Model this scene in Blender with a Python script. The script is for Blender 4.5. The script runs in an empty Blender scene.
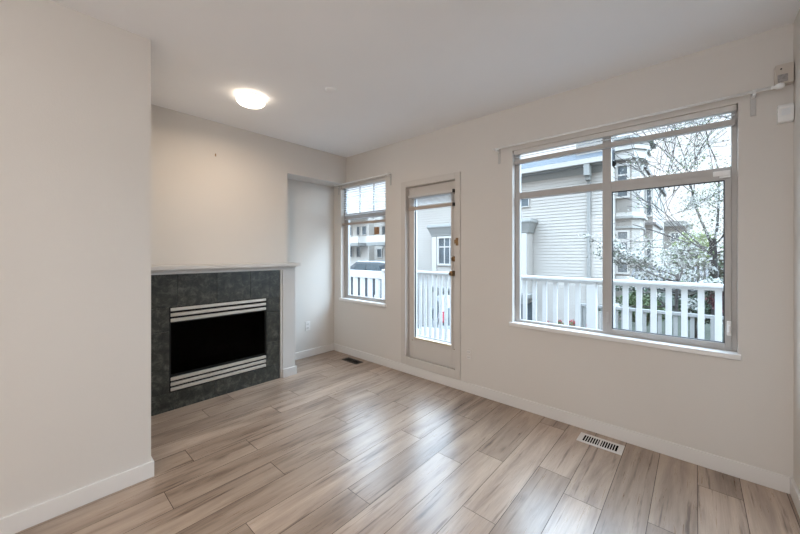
import bpy, bmesh, math, random
from mathutils import Vector, Matrix, noise
R = math.radians
C = bpy.context.scene.collection
sc = bpy.context.scene

# ------------------------------------------------------------------ camera
cam = bpy.data.cameras.new('camera'); cam.sensor_width = 36; cam.lens = 331.66/800*36
cam.shift_y = -13.57/800; cam.clip_start = 0.02; cam.clip_end = 300
co = bpy.data.objects.new('camera', cam); C.objects.link(co)
co.location = (0, 0, 1.278); co.rotation_euler = (R(90), 0, R(41.718)); sc.camera = co

# ------------------------------------------------------------------ view
sc.view_settings.view_transform = 'Standard'; sc.view_settings.look = 'None'
sc.view_settings.gamma = 1; sc.view_settings.use_curve_mapping = False
sc.view_settings.exposure = 0.06
sc.cycles.use_denoising = True
sc.cycles.max_bounces = 12; sc.cycles.diffuse_bounces = 6; sc.cycles.glossy_bounces = 4
sc.cycles.transparent_max_bounces = 24; sc.cycles.sample_clamp_indirect = 6
sc.cycles.caustics_reflective = False; sc.cycles.caustics_refractive = False

# ------------------------------------------------------------------ world: bright overcast sky
SKY = 1.3; SKY_TOP = 10.5
w = bpy.data.worlds.new('overcast'); sc.world = w; w.use_nodes = True
nt = w.node_tree; nt.nodes.clear()
wo = nt.nodes.new('ShaderNodeOutputWorld'); bg = nt.nodes.new('ShaderNodeBackground')
tc = nt.nodes.new('ShaderNodeTexCoord'); nz = nt.nodes.new('ShaderNodeTexNoise'); rp = nt.nodes.new('ShaderNodeValToRGB')
nz.inputs['Scale'].default_value = 2.2; nz.inputs['Detail'].default_value = 5
rp.color_ramp.elements[0].position = .35; rp.color_ramp.elements[0].color = (.86, .92, 1.0, 1)
rp.color_ramp.elements[1].position = .65; rp.color_ramp.elements[1].color = (.95, .98, 1.0, 1)
nt.links.new(tc.outputs['Generated'], nz.inputs['Vector']); nt.links.new(nz.outputs['Fac'], rp.inputs['Fac'])
nt.links.new(rp.outputs['Color'], bg.inputs['Color'])
# an overcast sky is several times brighter overhead than near the horizon
sx = nt.nodes.new('ShaderNodeSeparateXYZ'); nt.links.new(tc.outputs['Generated'], sx.inputs[0])
mr = nt.nodes.new('ShaderNodeMapRange'); mr.interpolation_type = 'SMOOTHSTEP'
mr.inputs['From Min'].default_value = .30; mr.inputs['From Max'].default_value = .62
mr.inputs['To Min'].default_value = SKY; mr.inputs['To Max'].default_value = SKY_TOP
cm = nt.nodes.new('ShaderNodeMixRGB'); cm.blend_type = 'MULTIPLY'; cm.inputs['Color2'].default_value = (.70, .88, 1.06, 1)
mf = nt.nodes.new('ShaderNodeMapRange'); mf.inputs['From Min'].default_value = .30; mf.inputs['From Max'].default_value = .55
nt.links.new(sx.outputs['Z'], mf.inputs['Value']); nt.links.new(mf.outputs[0], cm.inputs['Fac'])
nt.links.new(rp.outputs['Color'], cm.inputs['Color1']); nt.links.new(cm.outputs['Color'], bg.inputs['Color'])
nt.links.new(sx.outputs['Z'], mr.inputs['Value']); nt.links.new(mr.outputs[0], bg.inputs['Strength'])
nt.links.new(bg.outputs[0], wo.inputs[0])

# ------------------------------------------------------------------ lights
def area(name, loc, rot, sx, sy, power, col, spread=None, portal=False):
    l = bpy.data.lights.new(name, 'AREA'); l.shape = 'RECTANGLE'; l.size = sx; l.size_y = sy
    l.energy = power; l.color = col
    if spread: l.spread = R(spread)
    o = bpy.data.objects.new(name, l); C.objects.link(o); o.location = loc; o.rotation_euler = rot
    if portal: l.cycles.is_portal = True
    return o
# soft blue sun added from the right to brighten niche and fireplace wall
sl = bpy.data.lights.new('fill_sun', 'SUN'); sl.energy = 8.8; sl.angle = R(72); sl.color = (.62, .82, 1.0)
so = bpy.data.objects.new('fill_sun', sl); C.objects.link(so)
so.rotation_euler = Vector((-math.sin(R(60))*math.cos(R(15)), -math.cos(R(60))*math.cos(R(15)), -math.sin(R(15)))).to_track_quat('-Z', 'Y').to_euler()
# added room fill, set in the unseen rear opening behind the camera
area('rear_fill', (-1.0, -4.9, 1.5), (R(90), 0, R(0)), 2.6, 1.7, 38, (.97, .98, 1.0))
# added fill light aimed up at the ceiling behind the camera
area('ceiling_bounce_fill', (.12, -.75, 1.85), (R(180), 0, 0), .4, .8, 22, (.98, .97, .97))
# assumed ceiling lamp behind the camera, added to light the room
area('assumed_rear_lamp', (-.35, -1.0, 2.44), (0, 0, 0), .9, .9, 17, (1.0, .93, .84))
# sky portals at the real openings
area('sky_portal_wide', (-.48, 2.93, 1.42), (R(-90), 0, 0), 1.32, 1.42, 1, (1, 1, 1), portal=True)
area('sky_portal_door', (-2.0, 2.93, 1.1), (R(-90), 0, 0), .46, 1.5, 1, (1, 1, 1), portal=True)
area('sky_portal_small', (-3.03, 2.93, 1.42), (R(-90), 0, 0), .8, 1.46, 1, (1, 1, 1), portal=True)
LAMP = 5.0; LAMP_W = 8.0

# ------------------------------------------------------------------ materials
def srgb(r, g, b):
    f = lambda c: (c/255/12.92) if c/255 <= .04045 else ((c/255+.055)/1.055)**2.4
    return (f(r), f(g), f(b), 1)
def pmat(name, col, rough=.6, metal=0, spec=.5, noise_scale=None, noise_amt=.06, bump=0, bump_scale=200, coat=0):
    m = bpy.data.materials.new(name); m.use_nodes = True; n = m.node_tree; b = n.nodes['Principled BSDF']
    b.inputs['Base Color'].default_value = col; b.inputs['Roughness'].default_value = rough
    b.inputs['Metallic'].default_value = metal; b.inputs['Specular IOR Level'].default_value = spec
    b.inputs['Coat Weight'].default_value = coat
    t = n.nodes.new('ShaderNodeTexCoord')
    if noise_scale:
        z = n.nodes.new('ShaderNodeTexNoise'); z.inputs['Scale'].default_value = noise_scale; z.inputs['Detail'].default_value = 4
        r = n.nodes.new('ShaderNodeValToRGB')
        lo = tuple(c*(1-noise_amt) for c in col[:3])+(1,); hi = tuple(min(1, c*(1+noise_amt)) for c in col[:3])+(1,)
        r.color_ramp.elements[0].color = lo; r.color_ramp.elements[1].color = hi
        r.color_ramp.elements[0].position = .35; r.color_ramp.elements[1].position = .65
        n.links.new(t.outputs['Object'], z.inputs['Vector']); n.links.new(z.outputs['Fac'], r.inputs['Fac'])
        n.links.new(r.outputs['Color'], b.inputs['Base Color'])
    if bump:
        z2 = n.nodes.new('ShaderNodeTexNoise'); z2.inputs['Scale'].default_value = bump_scale; z2.inputs['Detail'].default_value = 3
        bp = n.nodes.new('ShaderNodeBump'); bp.inputs['Strength'].default_value = bump; bp.inputs['Distance'].default_value = .002
        n.links.new(t.outputs['Object'], z2.inputs['Vector']); n.links.new(z2.outputs['Fac'], bp.inputs['Height'])
        n.links.new(bp.outputs['Normal'], b.inputs['Normal'])
    return m
M = {}
M['wall'] = pmat('wall_paint', (.67, .638, .602, 1), .75, noise_scale=1.3, noise_amt=.012, bump=.25, bump_scale=160, spec=.3)
M['ceil'] = pmat('ceiling_paint', (0.88, 0.88, 0.885, 1), .9, noise_scale=1.5, noise_amt=.01, bump=.35, bump_scale=220, spec=.2)
M['trim'] = pmat('trim_paint', (.74, .72, .70, 1), .4, noise_scale=3, noise_amt=.01)
M['mantel'] = pmat('mantel_paint', (0.58, 0.565, 0.55, 1), .4, noise_scale=3, noise_amt=.01)
M['sill'] = pmat('sill_paint', (.78, .77, .76, 1), .35, noise_scale=3, noise_amt=.01)
M['door'] = pmat('door_paint', (.60, .565, .53, 1), .5, noise_scale=3, noise_amt=.015)
M['alu'] = pmat('window_aluminium', (0.43, 0.41, 0.395, 1), .38, metal=0.0, spec=.6, noise_scale=6, noise_amt=.02)
M['gasket'] = pmat('rubber_gasket', (.02, .02, .022, 1), .6, noise_scale=9, noise_amt=.1)
M['plastic'] = pmat('white_plastic', (0.85, 0.85, 0.84, 1), .4, noise_scale=8, noise_amt=.01)
M['plastic_grey'] = pmat('grey_plastic', (.50, .49, .48, 1), .5, noise_scale=8, noise_amt=.01)
M['plastic_beige'] = pmat('beige_plastic', (.55, .49, .43, 1), .45, noise_scale=8, noise_amt=.02)
M['grille'] = pmat('speaker_grille', (.30, .28, .27, 1), .7, noise_scale=90, noise_amt=.2)
M['brass'] = pmat('aged_brass', (0.3, 0.19, 0.1, 1), .32, metal=1, noise_scale=30, noise_amt=.15)
M['brass_strip'] = pmat('brass_strip', (.62, .50, .33, 1), .4, metal=.5, noise_scale=30, noise_amt=.1)
M['nickel'] = pmat('brushed_nickel', (0.58, 0.545, 0.49, 1), .42, metal=.75, noise_scale=20, noise_amt=.05)
M['black'] = pmat('black_metal', (.006, .006, .006, 1), .5, noise_scale=10, noise_amt=.2, spec=.2)
M['soot'] = pmat('sooty_lining', (.008, .0075, .007, 1), .9, noise_scale=14, noise_amt=.5, spec=.1)
M['log'] = pmat('ceramic_log', (.05, .026, .016, 1), .9, noise_scale=18, noise_amt=.6, spec=.1)
M['slat'] = pmat('blind_slat', (0.62, 0.6, 0.58, 1), .5, noise_scale=5, noise_amt=.02)
M['slat_dark'] = pmat('blind_bottom_rail', (.42, .35, .30, 1), .5, noise_scale=5, noise_amt=.04)
M['brown'] = pmat('brown_wood_tag', (.30, .17, .09, 1), .6, noise_scale=40, noise_amt=.3)
M['vent_black'] = pmat('dark_bronze_vent', (.012, .010, .009, 1), .5, noise_scale=20, noise_amt=.2)
M['hole'] = pmat('dark_duct', (.006, .006, .006, 1), .95, noise_scale=20, noise_amt=.2, spec=0)
M['rail'] = pmat('white_painted_railing', (0.47, 0.455, 0.44, 1), .5, noise_scale=4, noise_amt=.02)
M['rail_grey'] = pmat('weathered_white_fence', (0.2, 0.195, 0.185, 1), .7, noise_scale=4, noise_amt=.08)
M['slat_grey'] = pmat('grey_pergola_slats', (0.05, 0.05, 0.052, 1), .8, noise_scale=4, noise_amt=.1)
M['siding'] = pmat('white_lap_siding', (.375, .34, .305, 1), .7, noise_scale=.6, noise_amt=.02)
M['siding_far'] = pmat('cream_grey_siding', (0.24, 0.215, 0.19, 1), .7, noise_scale=.6, noise_amt=.04)
M['housetrim'] = pmat('house_trim_white', (0.44, 0.41, 0.38, 1), .6, noise_scale=1, noise_amt=.02)
M['housetrim_grey'] = pmat('house_trim_grey', (0.23, 0.225, 0.21, 1), .6, noise_scale=1, noise_amt=.03)
M['glassdark'] = pmat('far_window_glass', (0.07, 0.085, 0.095, 1), .12, spec=.7, noise_scale=1.5, noise_amt=.35)
M['shingle'] = pmat('blue_grey_shingles', (0.035, 0.042, 0.052, 1), .9, noise_scale=7, noise_amt=.35)
M['shingle_brown'] = pmat('brown_grey_shingles', (0.11, 0.1, 0.095, 1), .9, noise_scale=7, noise_amt=.3)
M['stucco'] = pmat('white_stucco', (0.5, 0.455, 0.41, 1), .85, noise_scale=.8, noise_amt=.03)
M['asphalt'] = pmat('asphalt', (0.13, 0.135, 0.14, 1), .9, noise_scale=1.2, noise_amt=.12)
M['lawn'] = pmat('lawn', (0.022, 0.028, 0.016, 1), .95, noise_scale=5, noise_amt=.4)
M['deck'] = pmat('balcony_membrane', (0.2, 0.2, 0.21, 1), .8, noise_scale=6, noise_amt=.08)
M['bark'] = pmat('cherry_bark', (0.04, 0.034, 0.032, 1), .9, noise_scale=12, noise_amt=.4, bump=.6, bump_scale=40)
M['leaf_dark'] = pmat('dark_green_leaves', (0.03, 0.05, 0.026, 1), .7, noise_scale=3, noise_amt=.5)
M['leaf_mid'] = pmat('green_leaves', (0.085, 0.12, 0.05, 1), .7, noise_scale=3, noise_amt=.4)
M['leaf_lime'] = pmat('lime_green_leaves', (0.22, 0.27, 0.09, 1), .7, noise_scale=3, noise_amt=.3)
M['leaf_brown'] = pmat('bronze_hedge_leaves', (0.09, 0.08, 0.05, 1), .8, noise_scale=3, noise_amt=.4)
M['leaf_red'] = pmat('dark_red_leaves', (0.11, 0.03, 0.036, 1), .7, noise_scale=3, noise_amt=.4)
M['petal'] = pmat('white_blossom', (.80, .79, .76, 1), .7, noise_scale=4, noise_amt=.1)
M['petal_red'] = pmat('red_flower', (0.35, 0.03, 0.05, 1), .6, noise_scale=9, noise_amt=.3)
M['car_dark'] = pmat('dark_blue_grey_car_paint', (.02, .028, .036, 1), .35, spec=.6, noise_scale=1, noise_amt=.1, coat=.5)
M['car_red'] = pmat('red_car_paint', (.25, .015, .025, 1), .3, spec=.6, noise_scale=1, noise_amt=.1, coat=.5)
M['car_silver'] = pmat('silver_car_paint', (.30, .31, .32, 1), .3, spec=.6, noise_scale=1, noise_amt=.02, coat=.5)
M['car_white'] = pmat('white_car_paint', (.42, .44, .46, 1), .3, spec=.6, noise_scale=1, noise_amt=.02, coat=.5)
M['tyre'] = pmat('tyre_rubber', (.02, .025, .035, 1), .8, noise_scale=10, noise_amt=.2)
M['carglass'] = pmat('tinted_car_glass', (.03, .045, .055, 1), .08, spec=.8, noise_scale=2, noise_amt=.2)

def slate():
    m = bpy.data.materials.new('green_slate_tile'); m.use_nodes = True; n = m.node_tree; b = n.nodes['Principled BSDF']
    t = n.nodes.new('ShaderNodeTexCoord')
    a = n.nodes.new('ShaderNodeTexNoise'); a.inputs['Scale'].default_value = 16; a.inputs['Detail'].default_value = 10; a.inputs['Roughness'].default_value = .74; a.inputs['Distortion'].default_value = .5
    r = n.nodes.new('ShaderNodeValToRGB'); e = r.color_ramp.elements
    e[0].position = .36; e[0].color = (.008, .009, .008, 1); e[1].position = .66; e[1].color = (.105, .104, .085, 1)
    x = e.new(.5); x.color = (.030, .031, .025, 1)
    v = n.nodes.new('ShaderNodeTexVoronoi'); v.feature = 'DISTANCE_TO_EDGE'; v.inputs['Scale'].default_value = 7
    d = n.nodes.new('ShaderNodeTexNoise'); d.inputs['Scale'].default_value = 5; d.inputs['Detail'].default_value = 6
    mx = n.nodes.new('ShaderNodeMixRGB'); mx.inputs['Fac'].default_value = .35
    n.links.new(t.outputs['Object'], a.inputs['Vector']); n.links.new(t.outputs['Object'], d.inputs['Vector'])
    n.links.new(t.outputs['Object'], mx.inputs['Color1']); n.links.new(d.outputs['Color'], mx.inputs['Color2'])
    n.links.new(mx.outputs['Color'], v.inputs['Vector'])
    vr = n.nodes.new('ShaderNodeValToRGB'); vr.color_ramp.elements[0].position = 0; vr.color_ramp.elements[0].color = (.35, .35, .35, 1)
    vr.color_ramp.elements[1].position = .045; vr.color_ramp.elements[1].color = (1, 1, 1, 1)
    n.links.new(v.outputs['Distance'], vr.inputs['Fac'])
    mu = n.nodes.new('ShaderNodeMixRGB'); mu.blend_type = 'MULTIPLY'; mu.inputs['Fac'].default_value = .3
    n.links.new(a.outputs['Fac'], r.inputs['Fac']); n.links.new(r.outputs['Color'], mu.inputs['Color1']); n.links.new(vr.outputs['Color'], mu.inputs['Color2'])
    n.links.new(mu.outputs['Color'], b.inputs['Base Color'])
    b.inputs['Roughness'].default_value = .38
    bp = n.nodes.new('ShaderNodeBump'); bp.inputs['Strength'].default_value = .25; bp.inputs['Distance'].default_value = .002
    n.links.new(a.outputs['Fac'], bp.inputs['Height']); n.links.new(bp.outputs['Normal'], b.inputs['Normal'])
    return m
M['slate'] = slate()
M['grout'] = pmat('dark_grout', (.03, .032, .03, 1), .9, noise_scale=20, noise_amt=.2)

def floor_mat():
    m = bpy.data.materials.new('laminate_planks'); m.use_nodes = True; n = m.node_tree; b = n.nodes['Principled BSDF']
    L = n.links.new
    uv = n.nodes.new('ShaderNodeUVMap'); uv.uv_map = 'grain'
    at = n.nodes.new('ShaderNodeAttribute'); at.attribute_name = 'plank'; sp = n.nodes.new('ShaderNodeSeparateColor'); L(at.outputs['Color'], sp.inputs['Color'])
    def mapping(sx, sy):
        mp = n.nodes.new('ShaderNodeMapping'); mp.inputs['Scale'].default_value = (sx, sy, 1); L(uv.outputs['UV'], mp.inputs['Vector']); return mp
    def ramp(f, stops):
        r = n.nodes.new('ShaderNodeValToRGB'); e = r.color_ramp.elements
        e[0].position, e[0].color = stops[0]; e[1].position, e[1].color = stops[-1]
        for p, c in stops[1:-1]:
            q = e.new(p); q.color = c
        L(f, r.inputs['Fac']); return r
    # broad figure along the plank
    a = n.nodes.new('ShaderNodeTexNoise'); a.inputs['Scale'].default_value = 1; a.inputs['Detail'].default_value = 5; a.inputs['Roughness'].default_value = .6; a.inputs['Distortion'].default_value = .5
    L(mapping(11, 1.3).outputs[0], a.inputs['Vector'])
    base = ramp(a.outputs['Fac'], [(.28, srgb(120, 100, 84)), (.46, srgb(167, 146, 129)), (.72, srgb(196, 175, 156))])
    # fine grain
    f = n.nodes.new('ShaderNodeTexNoise'); f.inputs['Scale'].default_value = 1; f.inputs['Detail'].default_value = 6; f.inputs['Roughness'].default_value = .7
    L(mapping(130, 4).outputs[0], f.inputs['Vector'])
    fine = ramp(f.outputs['Fac'], [(.3, (.80, .79, .78, 1)), (.65, (1.05, 1.05, 1.05, 1))])
    m1 = n.nodes.new('ShaderNodeMixRGB'); m1.blend_type = 'MULTIPLY'; m1.inputs['Fac'].default_value = .8
    L(base.outputs['Color'], m1.inputs['Color1']); L(fine.outputs['Color'], m1.inputs['Color2'])
    # dark streaks
    s = n.nodes.new('ShaderNodeTexNoise'); s.inputs['Scale'].default_value = 1; s.inputs['Detail'].default_value = 4; s.inputs['Roughness'].default_value = .62; s.inputs['Distortion'].default_value = .25
    L(mapping(34, 1.7).outputs[0], s.inputs['Vector'])
    st = ramp(s.outputs['Fac'], [(.585, (1, 1, 1, 1)), (.68, (.36, .30, .27, 1))])
    m2 = n.nodes.new('ShaderNodeMixRGB'); m2.blend_type = 'MULTIPLY'; m2.inputs['Fac'].default_value = .85
    L(m1.outputs['Color'], m2.inputs['Color1']); L(st.outputs['Color'], m2.inputs['Color2'])
    # knots
    k = n.nodes.new('ShaderNodeTexVoronoi'); k.inputs['Scale'].default_value = 1; k.inputs['Randomness'].default_value = 1
    L(mapping(7, 2.2).outputs[0], k.inputs['Vector'])
    kn = ramp(k.outputs['Distance'], [(.03, (.38, .32, .28, 1)), (.13, (1, 1, 1, 1))])
    m3 = n.nodes.new('ShaderNodeMixRGB'); m3.blend_type = 'MULTIPLY'; m3.inputs['Fac'].default_value = .55
    L(m2.outputs['Color'], m3.inputs['Color1']); L(kn.outputs['Color'], m3.inputs['Color2'])
    # plank to plank tone
    tone = ramp(sp.outputs[0], [(0, (.78, .76, .74, 1)), (.5, (.95, .945, .94, 1)), (1, (1.10, 1.10, 1.10, 1))])
    m4 = n.nodes.new('ShaderNodeMixRGB'); m4.blend_type = 'MULTIPLY'; m4.inputs['Fac'].default_value = 1
    L(m3.outputs['Color'], m4.inputs['Color1']); L(tone.outputs['Color'], m4.inputs['Color2'])
    L(m4.outputs['Color'], b.inputs['Base Color'])
    b.inputs['Specular IOR Level'].default_value = 1.0
    rr = ramp(f.outputs['Fac'], [(.3, (.33, .33, .33, 1)), (.7, (.26, .26, .26, 1))]); L(rr.outputs['Color'], b.inputs['Roughness'])
    bp = n.nodes.new('ShaderNodeBump'); bp.inputs['Strength'].default_value = .12; bp.inputs['Distance'].default_value = .001
    L(f.outputs['Fac'], bp.inputs['Height']); L(bp.outputs['Normal'], b.inputs['Normal'])
    return m
M['floor'] = floor_mat()
M['seam'] = pmat('plank_seam', (.10, .075, .06, 1), .7, noise_scale=10, noise_amt=.2)

def glass_mat(name='window_glass', tint=(.965, .975, .975, 1), refl=.02):
    m = bpy.data.materials.new(name); m.use_nodes = True; n = m.node_tree; n.nodes.clear()
    o = n.nodes.new('ShaderNodeOutputMaterial'); t = n.nodes.new('ShaderNodeBsdfTransparent'); g = n.nodes.new('ShaderNodeBsdfGlossy')
    t.inputs['Color'].default_value = tint; g.inputs['Roughness'].default_value = .02
    lw = n.nodes.new('ShaderNodeLayerWeight'); lw.inputs['Blend'].default_value = .5
    pw = n.nodes.new('ShaderNodeMath'); pw.operation = 'POWER'; pw.inputs[1].default_value = 4.5; n.links.new(lw.outputs['Facing'], pw.inputs[0])
    fr = n.nodes.new('ShaderNodeMath'); fr.operation = 'MULTIPLY_ADD'; fr.inputs[1].default_value = .55; fr.inputs[2].default_value = refl; n.links.new(pw.outputs[0], fr.inputs[0]); mx = n.nodes.new('ShaderNodeMixShader')
    n.links.new(fr.outputs[0], mx.inputs[0]); n.links.new(t.outputs[0], mx.inputs[1]); n.links.new(g.outputs[0], mx.inputs[2]); n.links.new(mx.outputs[0], o.inputs[0])
    return m
M['glass'] = glass_mat(); M['glass_smoked'] = glass_mat('smoked_fire_glass', (.25, .25, .25, 1), .003)
def translucent(name, col, f=.5):
    m = bpy.data.materials.new(name); m.use_nodes = True; n = m.node_tree; n.nodes.clear()
    o = n.nodes.new('ShaderNodeOutputMaterial'); t = n.nodes.new('ShaderNodeBsdfTranslucent'); d = n.nodes.new('ShaderNodeBsdfDiffuse')
    t.inputs['Color'].default_value = col; d.inputs['Color'].default_value = col; mx = n.nodes.new('ShaderNodeMixShader'); mx.inputs[0].default_value = f
    n.links.new(d.outputs[0], mx.inputs[1]); n.links.new(t.outputs[0], mx.inputs[2]); n.links.new(mx.outputs[0], o.inputs[0])
    return m
M['slat_thin'] = translucent('translucent_slat', (.86, .88, .90, 1), .6)
M['petal'] = translucent('white_petal', (.52, .51, .48, 1), .35)
def emit(name, col, s):
    m = bpy.data.materials.new(name); m.use_nodes = True; b = m.node_tree.nodes['Principled BSDF']
    b.inputs['Base Color'].default_value = (.8, .8, .8, 1); b.inputs['Emission Color'].default_value = col; b.inputs['Emission Strength'].default_value = s
    return m
M['lampglow'] = emit('frosted_lamp_dome', (1.0, .86, .70, 1), LAMP)

# ------------------------------------------------------------------ mesh helpers
def BM(): return bmesh.new()
def box(bm, x0, x1, y0, y1, z0, z1, mi=0, bev=0):
    v = [bm.verts.new(p) for p in ((x0,y0,z0),(x1,y0,z0),(x1,y1,z0),(x0,y1,z0),(x0,y0,z1),(x1,y0,z1),(x1,y1,z1),(x0,y1,z1))]
    fs = [bm.faces.new([v[i] for i in q]) for q in ((3,2,1,0),(4,5,6,7),(0,1,5,4),(1,2,6,5),(2,3,7,6),(3,0,4,7))]
    for f in fs: f.material_index = mi
    if bev:
        es = list({e for f in fs for e in f.edges})
        r = bmesh.ops.bevel(bm, geom=es, offset=bev, segments=2, affect='EDGES', profile=.5)
        for f in r['faces']: f.material_index = mi
    return v
def prism(bm, pts, lift, axis='Y', mi=0):
    """pts: 2D outline; extruded between lift[0] and lift[1] along axis"""
    def P(a, b, t):
        return {'Y': (a, t, b), 'X': (t, a, b), 'Z': (a, b, t)}[axis]
    A = [bm.verts.new(P(a, b, lift[0])) for a, b in pts]; B = [bm.verts.new(P(a, b, lift[1])) for a, b in pts]
    n = len(pts); fs = [bm.faces.new(A[::-1]), bm.faces.new(B)]
    for i in range(n): fs.append(bm.faces.new((A[i], A[(i+1) % n], B[(i+1) % n], B[i])))
    for f in fs: f.material_index = mi
    bmesh.ops.recalc_face_normals(bm, faces=fs)
    return fs
def tube(bm, a, b, r, r2=None, seg=12, cap=True, mi=0):
    a, b = Vector(a), Vector(b); r2 = r if r2 is None else r2
    d = (b-a); q = d.to_track_quat('Z', 'Y').to_matrix()
    A, B = [], []
    for i in range(seg):
        t = 2*math.pi*i/seg; o = Vector((math.cos(t), math.sin(t), 0))
        A.append(bm.verts.new(a+q@(o*r))); B.append(bm.verts.new(b+q@(o*r2)))
    fs = [bm.faces.new((A[i], A[(i+1) % seg], B[(i+1) % seg], B[i])) for i in range(seg)]
    if cap: fs += [bm.faces.new(A[::-1]), bm.faces.new(B)]
    for f in fs: f.material_index = mi; f.smooth = len(f.verts) == 4
def lathe(bm, c, prof, axis='Z', seg=32, mi=0):
    """prof: list of (radius, along)"""
    c = Vector(c); rings = []
    for r, t in prof:
        ring = []
        for i in range(seg):
            a = 2*math.pi*i/seg; u, v = r*math.cos(a), r*math.sin(a)
            ring.append(bm.verts.new(c + Vector({'Z': (u, v, t), 'Y': (u, t, v), 'X': (t, u, v)}[axis])))
        rings.append(ring)
    fs = []
    for A, B in zip(rings, rings[1:]):
        fs += [bm.faces.new((A[i], A[(i+1) % seg], B[(i+1) % seg], B[i])) for i in range(seg)]
    for f in fs: f.smooth = True
    fs += [bm.faces.new(rings[0][::-1]), bm.faces.new(rings[-1])]
    for f in fs: f.material_index = mi
    bmesh.ops.recalc_face_normals(bm, faces=fs)
def obj(name, bm, mats, parent=None, world=True, **kw):
    me = bpy.data.meshes.new(name); bm.to_mesh(me); bm.free()
    for m in (mats if isinstance(mats, (list, tuple)) else [mats]): me.materials.append(m)
    o = bpy.data.objects.new(name, me); C.objects.link(o)
    if parent is not None:
        o.parent = parent
        if world: o.matrix_parent_inverse = parent.matrix_basis.inverted()
    for k, v in kw.items(): o[k] = v
    return o
def struct(name, bm, mats, parent=None, **kw):
    o = obj(name, bm, mats, parent, **kw)
    if parent is None: o['kind'] = 'structure'
    return o
def empty(name, loc=(0, 0, 0), rz=0, **kw):
    o = bpy.data.objects.new(name, None); C.objects.link(o); o.location = loc; o.rotation_euler = (0, 0, rz)
    o.empty_display_size = .1
    for k, v in kw.items(): o[k] = v
    return o
def thing(name, label, cat, loc=(0, 0, 0), group=None, rz=0):
    o = empty(name, loc, rz, label=label, category=cat)
    if group: o['group'] = group
    return o
def copy_tree(o, loc=None, parent=None, rz=None, **kw):
    c = o.copy(); C.objects.link(c)
    if parent is not None: c.parent = parent
    for ch in list(o.children): copy_tree(ch, parent=c)
    if loc is not None: c.location = loc
    if rz is not None: c.rotation_euler = (0, 0, rz)
    for k, v in kw.items(): c[k] = v
    return c
def B1(*a, **k):
    bm = BM(); box(bm, *a, **k); return bm
def wallgrid(xs, zs, holes, y0, y1, axis='Y'):
    """wall slab of cells, leaving out the cells inside holes"""
    bm = BM()
    xs = sorted(set(xs + [h[0] for h in holes] + [h[1] for h in holes])); zs = sorted(set(zs + [h[2] for h in holes] + [h[3] for h in holes]))
    for i in range(len(xs)-1):
        for j in range(len(zs)-1):
            cx, cz = (xs[i]+xs[i+1])/2, (zs[j]+zs[j+1])/2
            if any(h[0] < cx < h[1] and h[2] < cz < h[3] for h in holes): continue
            if axis == 'Y': box(bm, xs[i], xs[i+1], y0, y1, zs[j], zs[j+1])
            else: box(bm, y0, y1, xs[i], xs[i+1], zs[j], zs[j+1])
    bmesh.ops.remove_doubles(bm, verts=bm.verts, dist=1e-5)
    # drop the doubled inner faces
    seen = {}
    for f in list(bm.faces):
        k = tuple(sorted(v.index for v in f.verts)) if False else tuple(sorted((round(v.co.x, 4), round(v.co.y, 4), round(v.co.z, 4)) for v in f.verts))
        seen.setdefault(k, []).append(f)
    bmesh.ops.delete(bm, geom=[f for fs in seen.values() if len(fs) > 1 for f in fs], context='FACES_ONLY')
    return bm

W = 2.702; H = 2.5; RX = .387; CH = -3.326; NI = -3.582; LX = -2.329; LY = .469; BY = -4.9
rnd = random.Random(7)

# ------------------------------------------------------------------ room shell
def build_floor():
    bm = BM(); uvl = bm.loops.layers.uv.new('grain'); cl = bm.loops.layers.color.new('plank')
    x0, sp, gap, Lp = .185, .1777, .0015, 1.112
    known = {5: 1.466, 7: 1.753, 6: 1.94, 3: 1.90, 12: .485, 11: .988, 9: .687, 14: .679, 13: .995, 10: 1.32, 8: 1.158, 15: 1.35, 17: .945, 16: 1.623, 4: .93, 2: 1.72, 1: .85, 0: 1.35, -1: .6, 18: 1.2, 19: .2, -2: 1.9}
    ymin, ymax, z = BY, W, 0.0
    def quad(a, b, c, d, mi, o=(0, 0), col=(0, 0, 0, 1), zz=z):
        vs = [bm.verts.new((x, y, zz)) for x, y in ((a, c), (b, c), (b, d), (a, d))]
        f = bm.faces.new(vs); f.material_index = mi
        for l in f.loops:
            l[uvl].uv = (l.vert.co.x-a+o[0], l.vert.co.y+o[1]); l[cl] = col
    for k in range(-2, 22):
        xa, xb = x0-sp*(k+1), x0-sp*k
        xa2, xb2 = max(xa, NI-.02), min(xb, RX+.02)
        if xb2 <= xa2: continue
        s = known.get(k, rnd.random()*Lp); s -= Lp*math.ceil((s-ymin)/Lp)
        while s < ymax:
            a, b = max(s, ymin), min(s+Lp, ymax)
            if b > a+.01:
                quad(xa2+gap, xb2-gap, a+gap, b-gap, 0, (rnd.random()*40, rnd.random()*40), (rnd.random(), rnd.random(), rnd.random(), 1))
            s += Lp
    # grooves between the boards
    quad(NI-.02, RX+.02, ymin, ymax, 1, zz=-.0012)
    v = [bm.verts.new(p) for p in ((NI-.02, ymin, -.0012), (RX+.02, ymin, -.0012), (RX+.02, ymax, -.0012), (NI-.02, ymax, -.0012))]
    w_ = [bm.verts.new((p.co.x, p.co.y, -.05)) for p in v]
    bm.faces.new(w_[::-1]).material_index = 1
    for i in range(4): bm.faces.new((v[i], v[(i+1) % 4], w_[(i+1) % 4], w_[i])).material_index = 1
    bmesh.ops.recalc_face_normals(bm, faces=bm.faces[:])
    for f in bm.faces:
        if f.material_index == 0 and f.normal.z < 0: f.normal_flip()
        if abs(f.calc_center_median().z+.0012) < 1e-5 and f.normal.z < 0: f.normal_flip()
    return bm
struct('floor', build_floor(), [M['floor'], M['seam']])
struct('ceiling', B1(NI-.1, RX+.1, BY-.1, W+.122, H, H+.1), M['ceil'])

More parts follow.
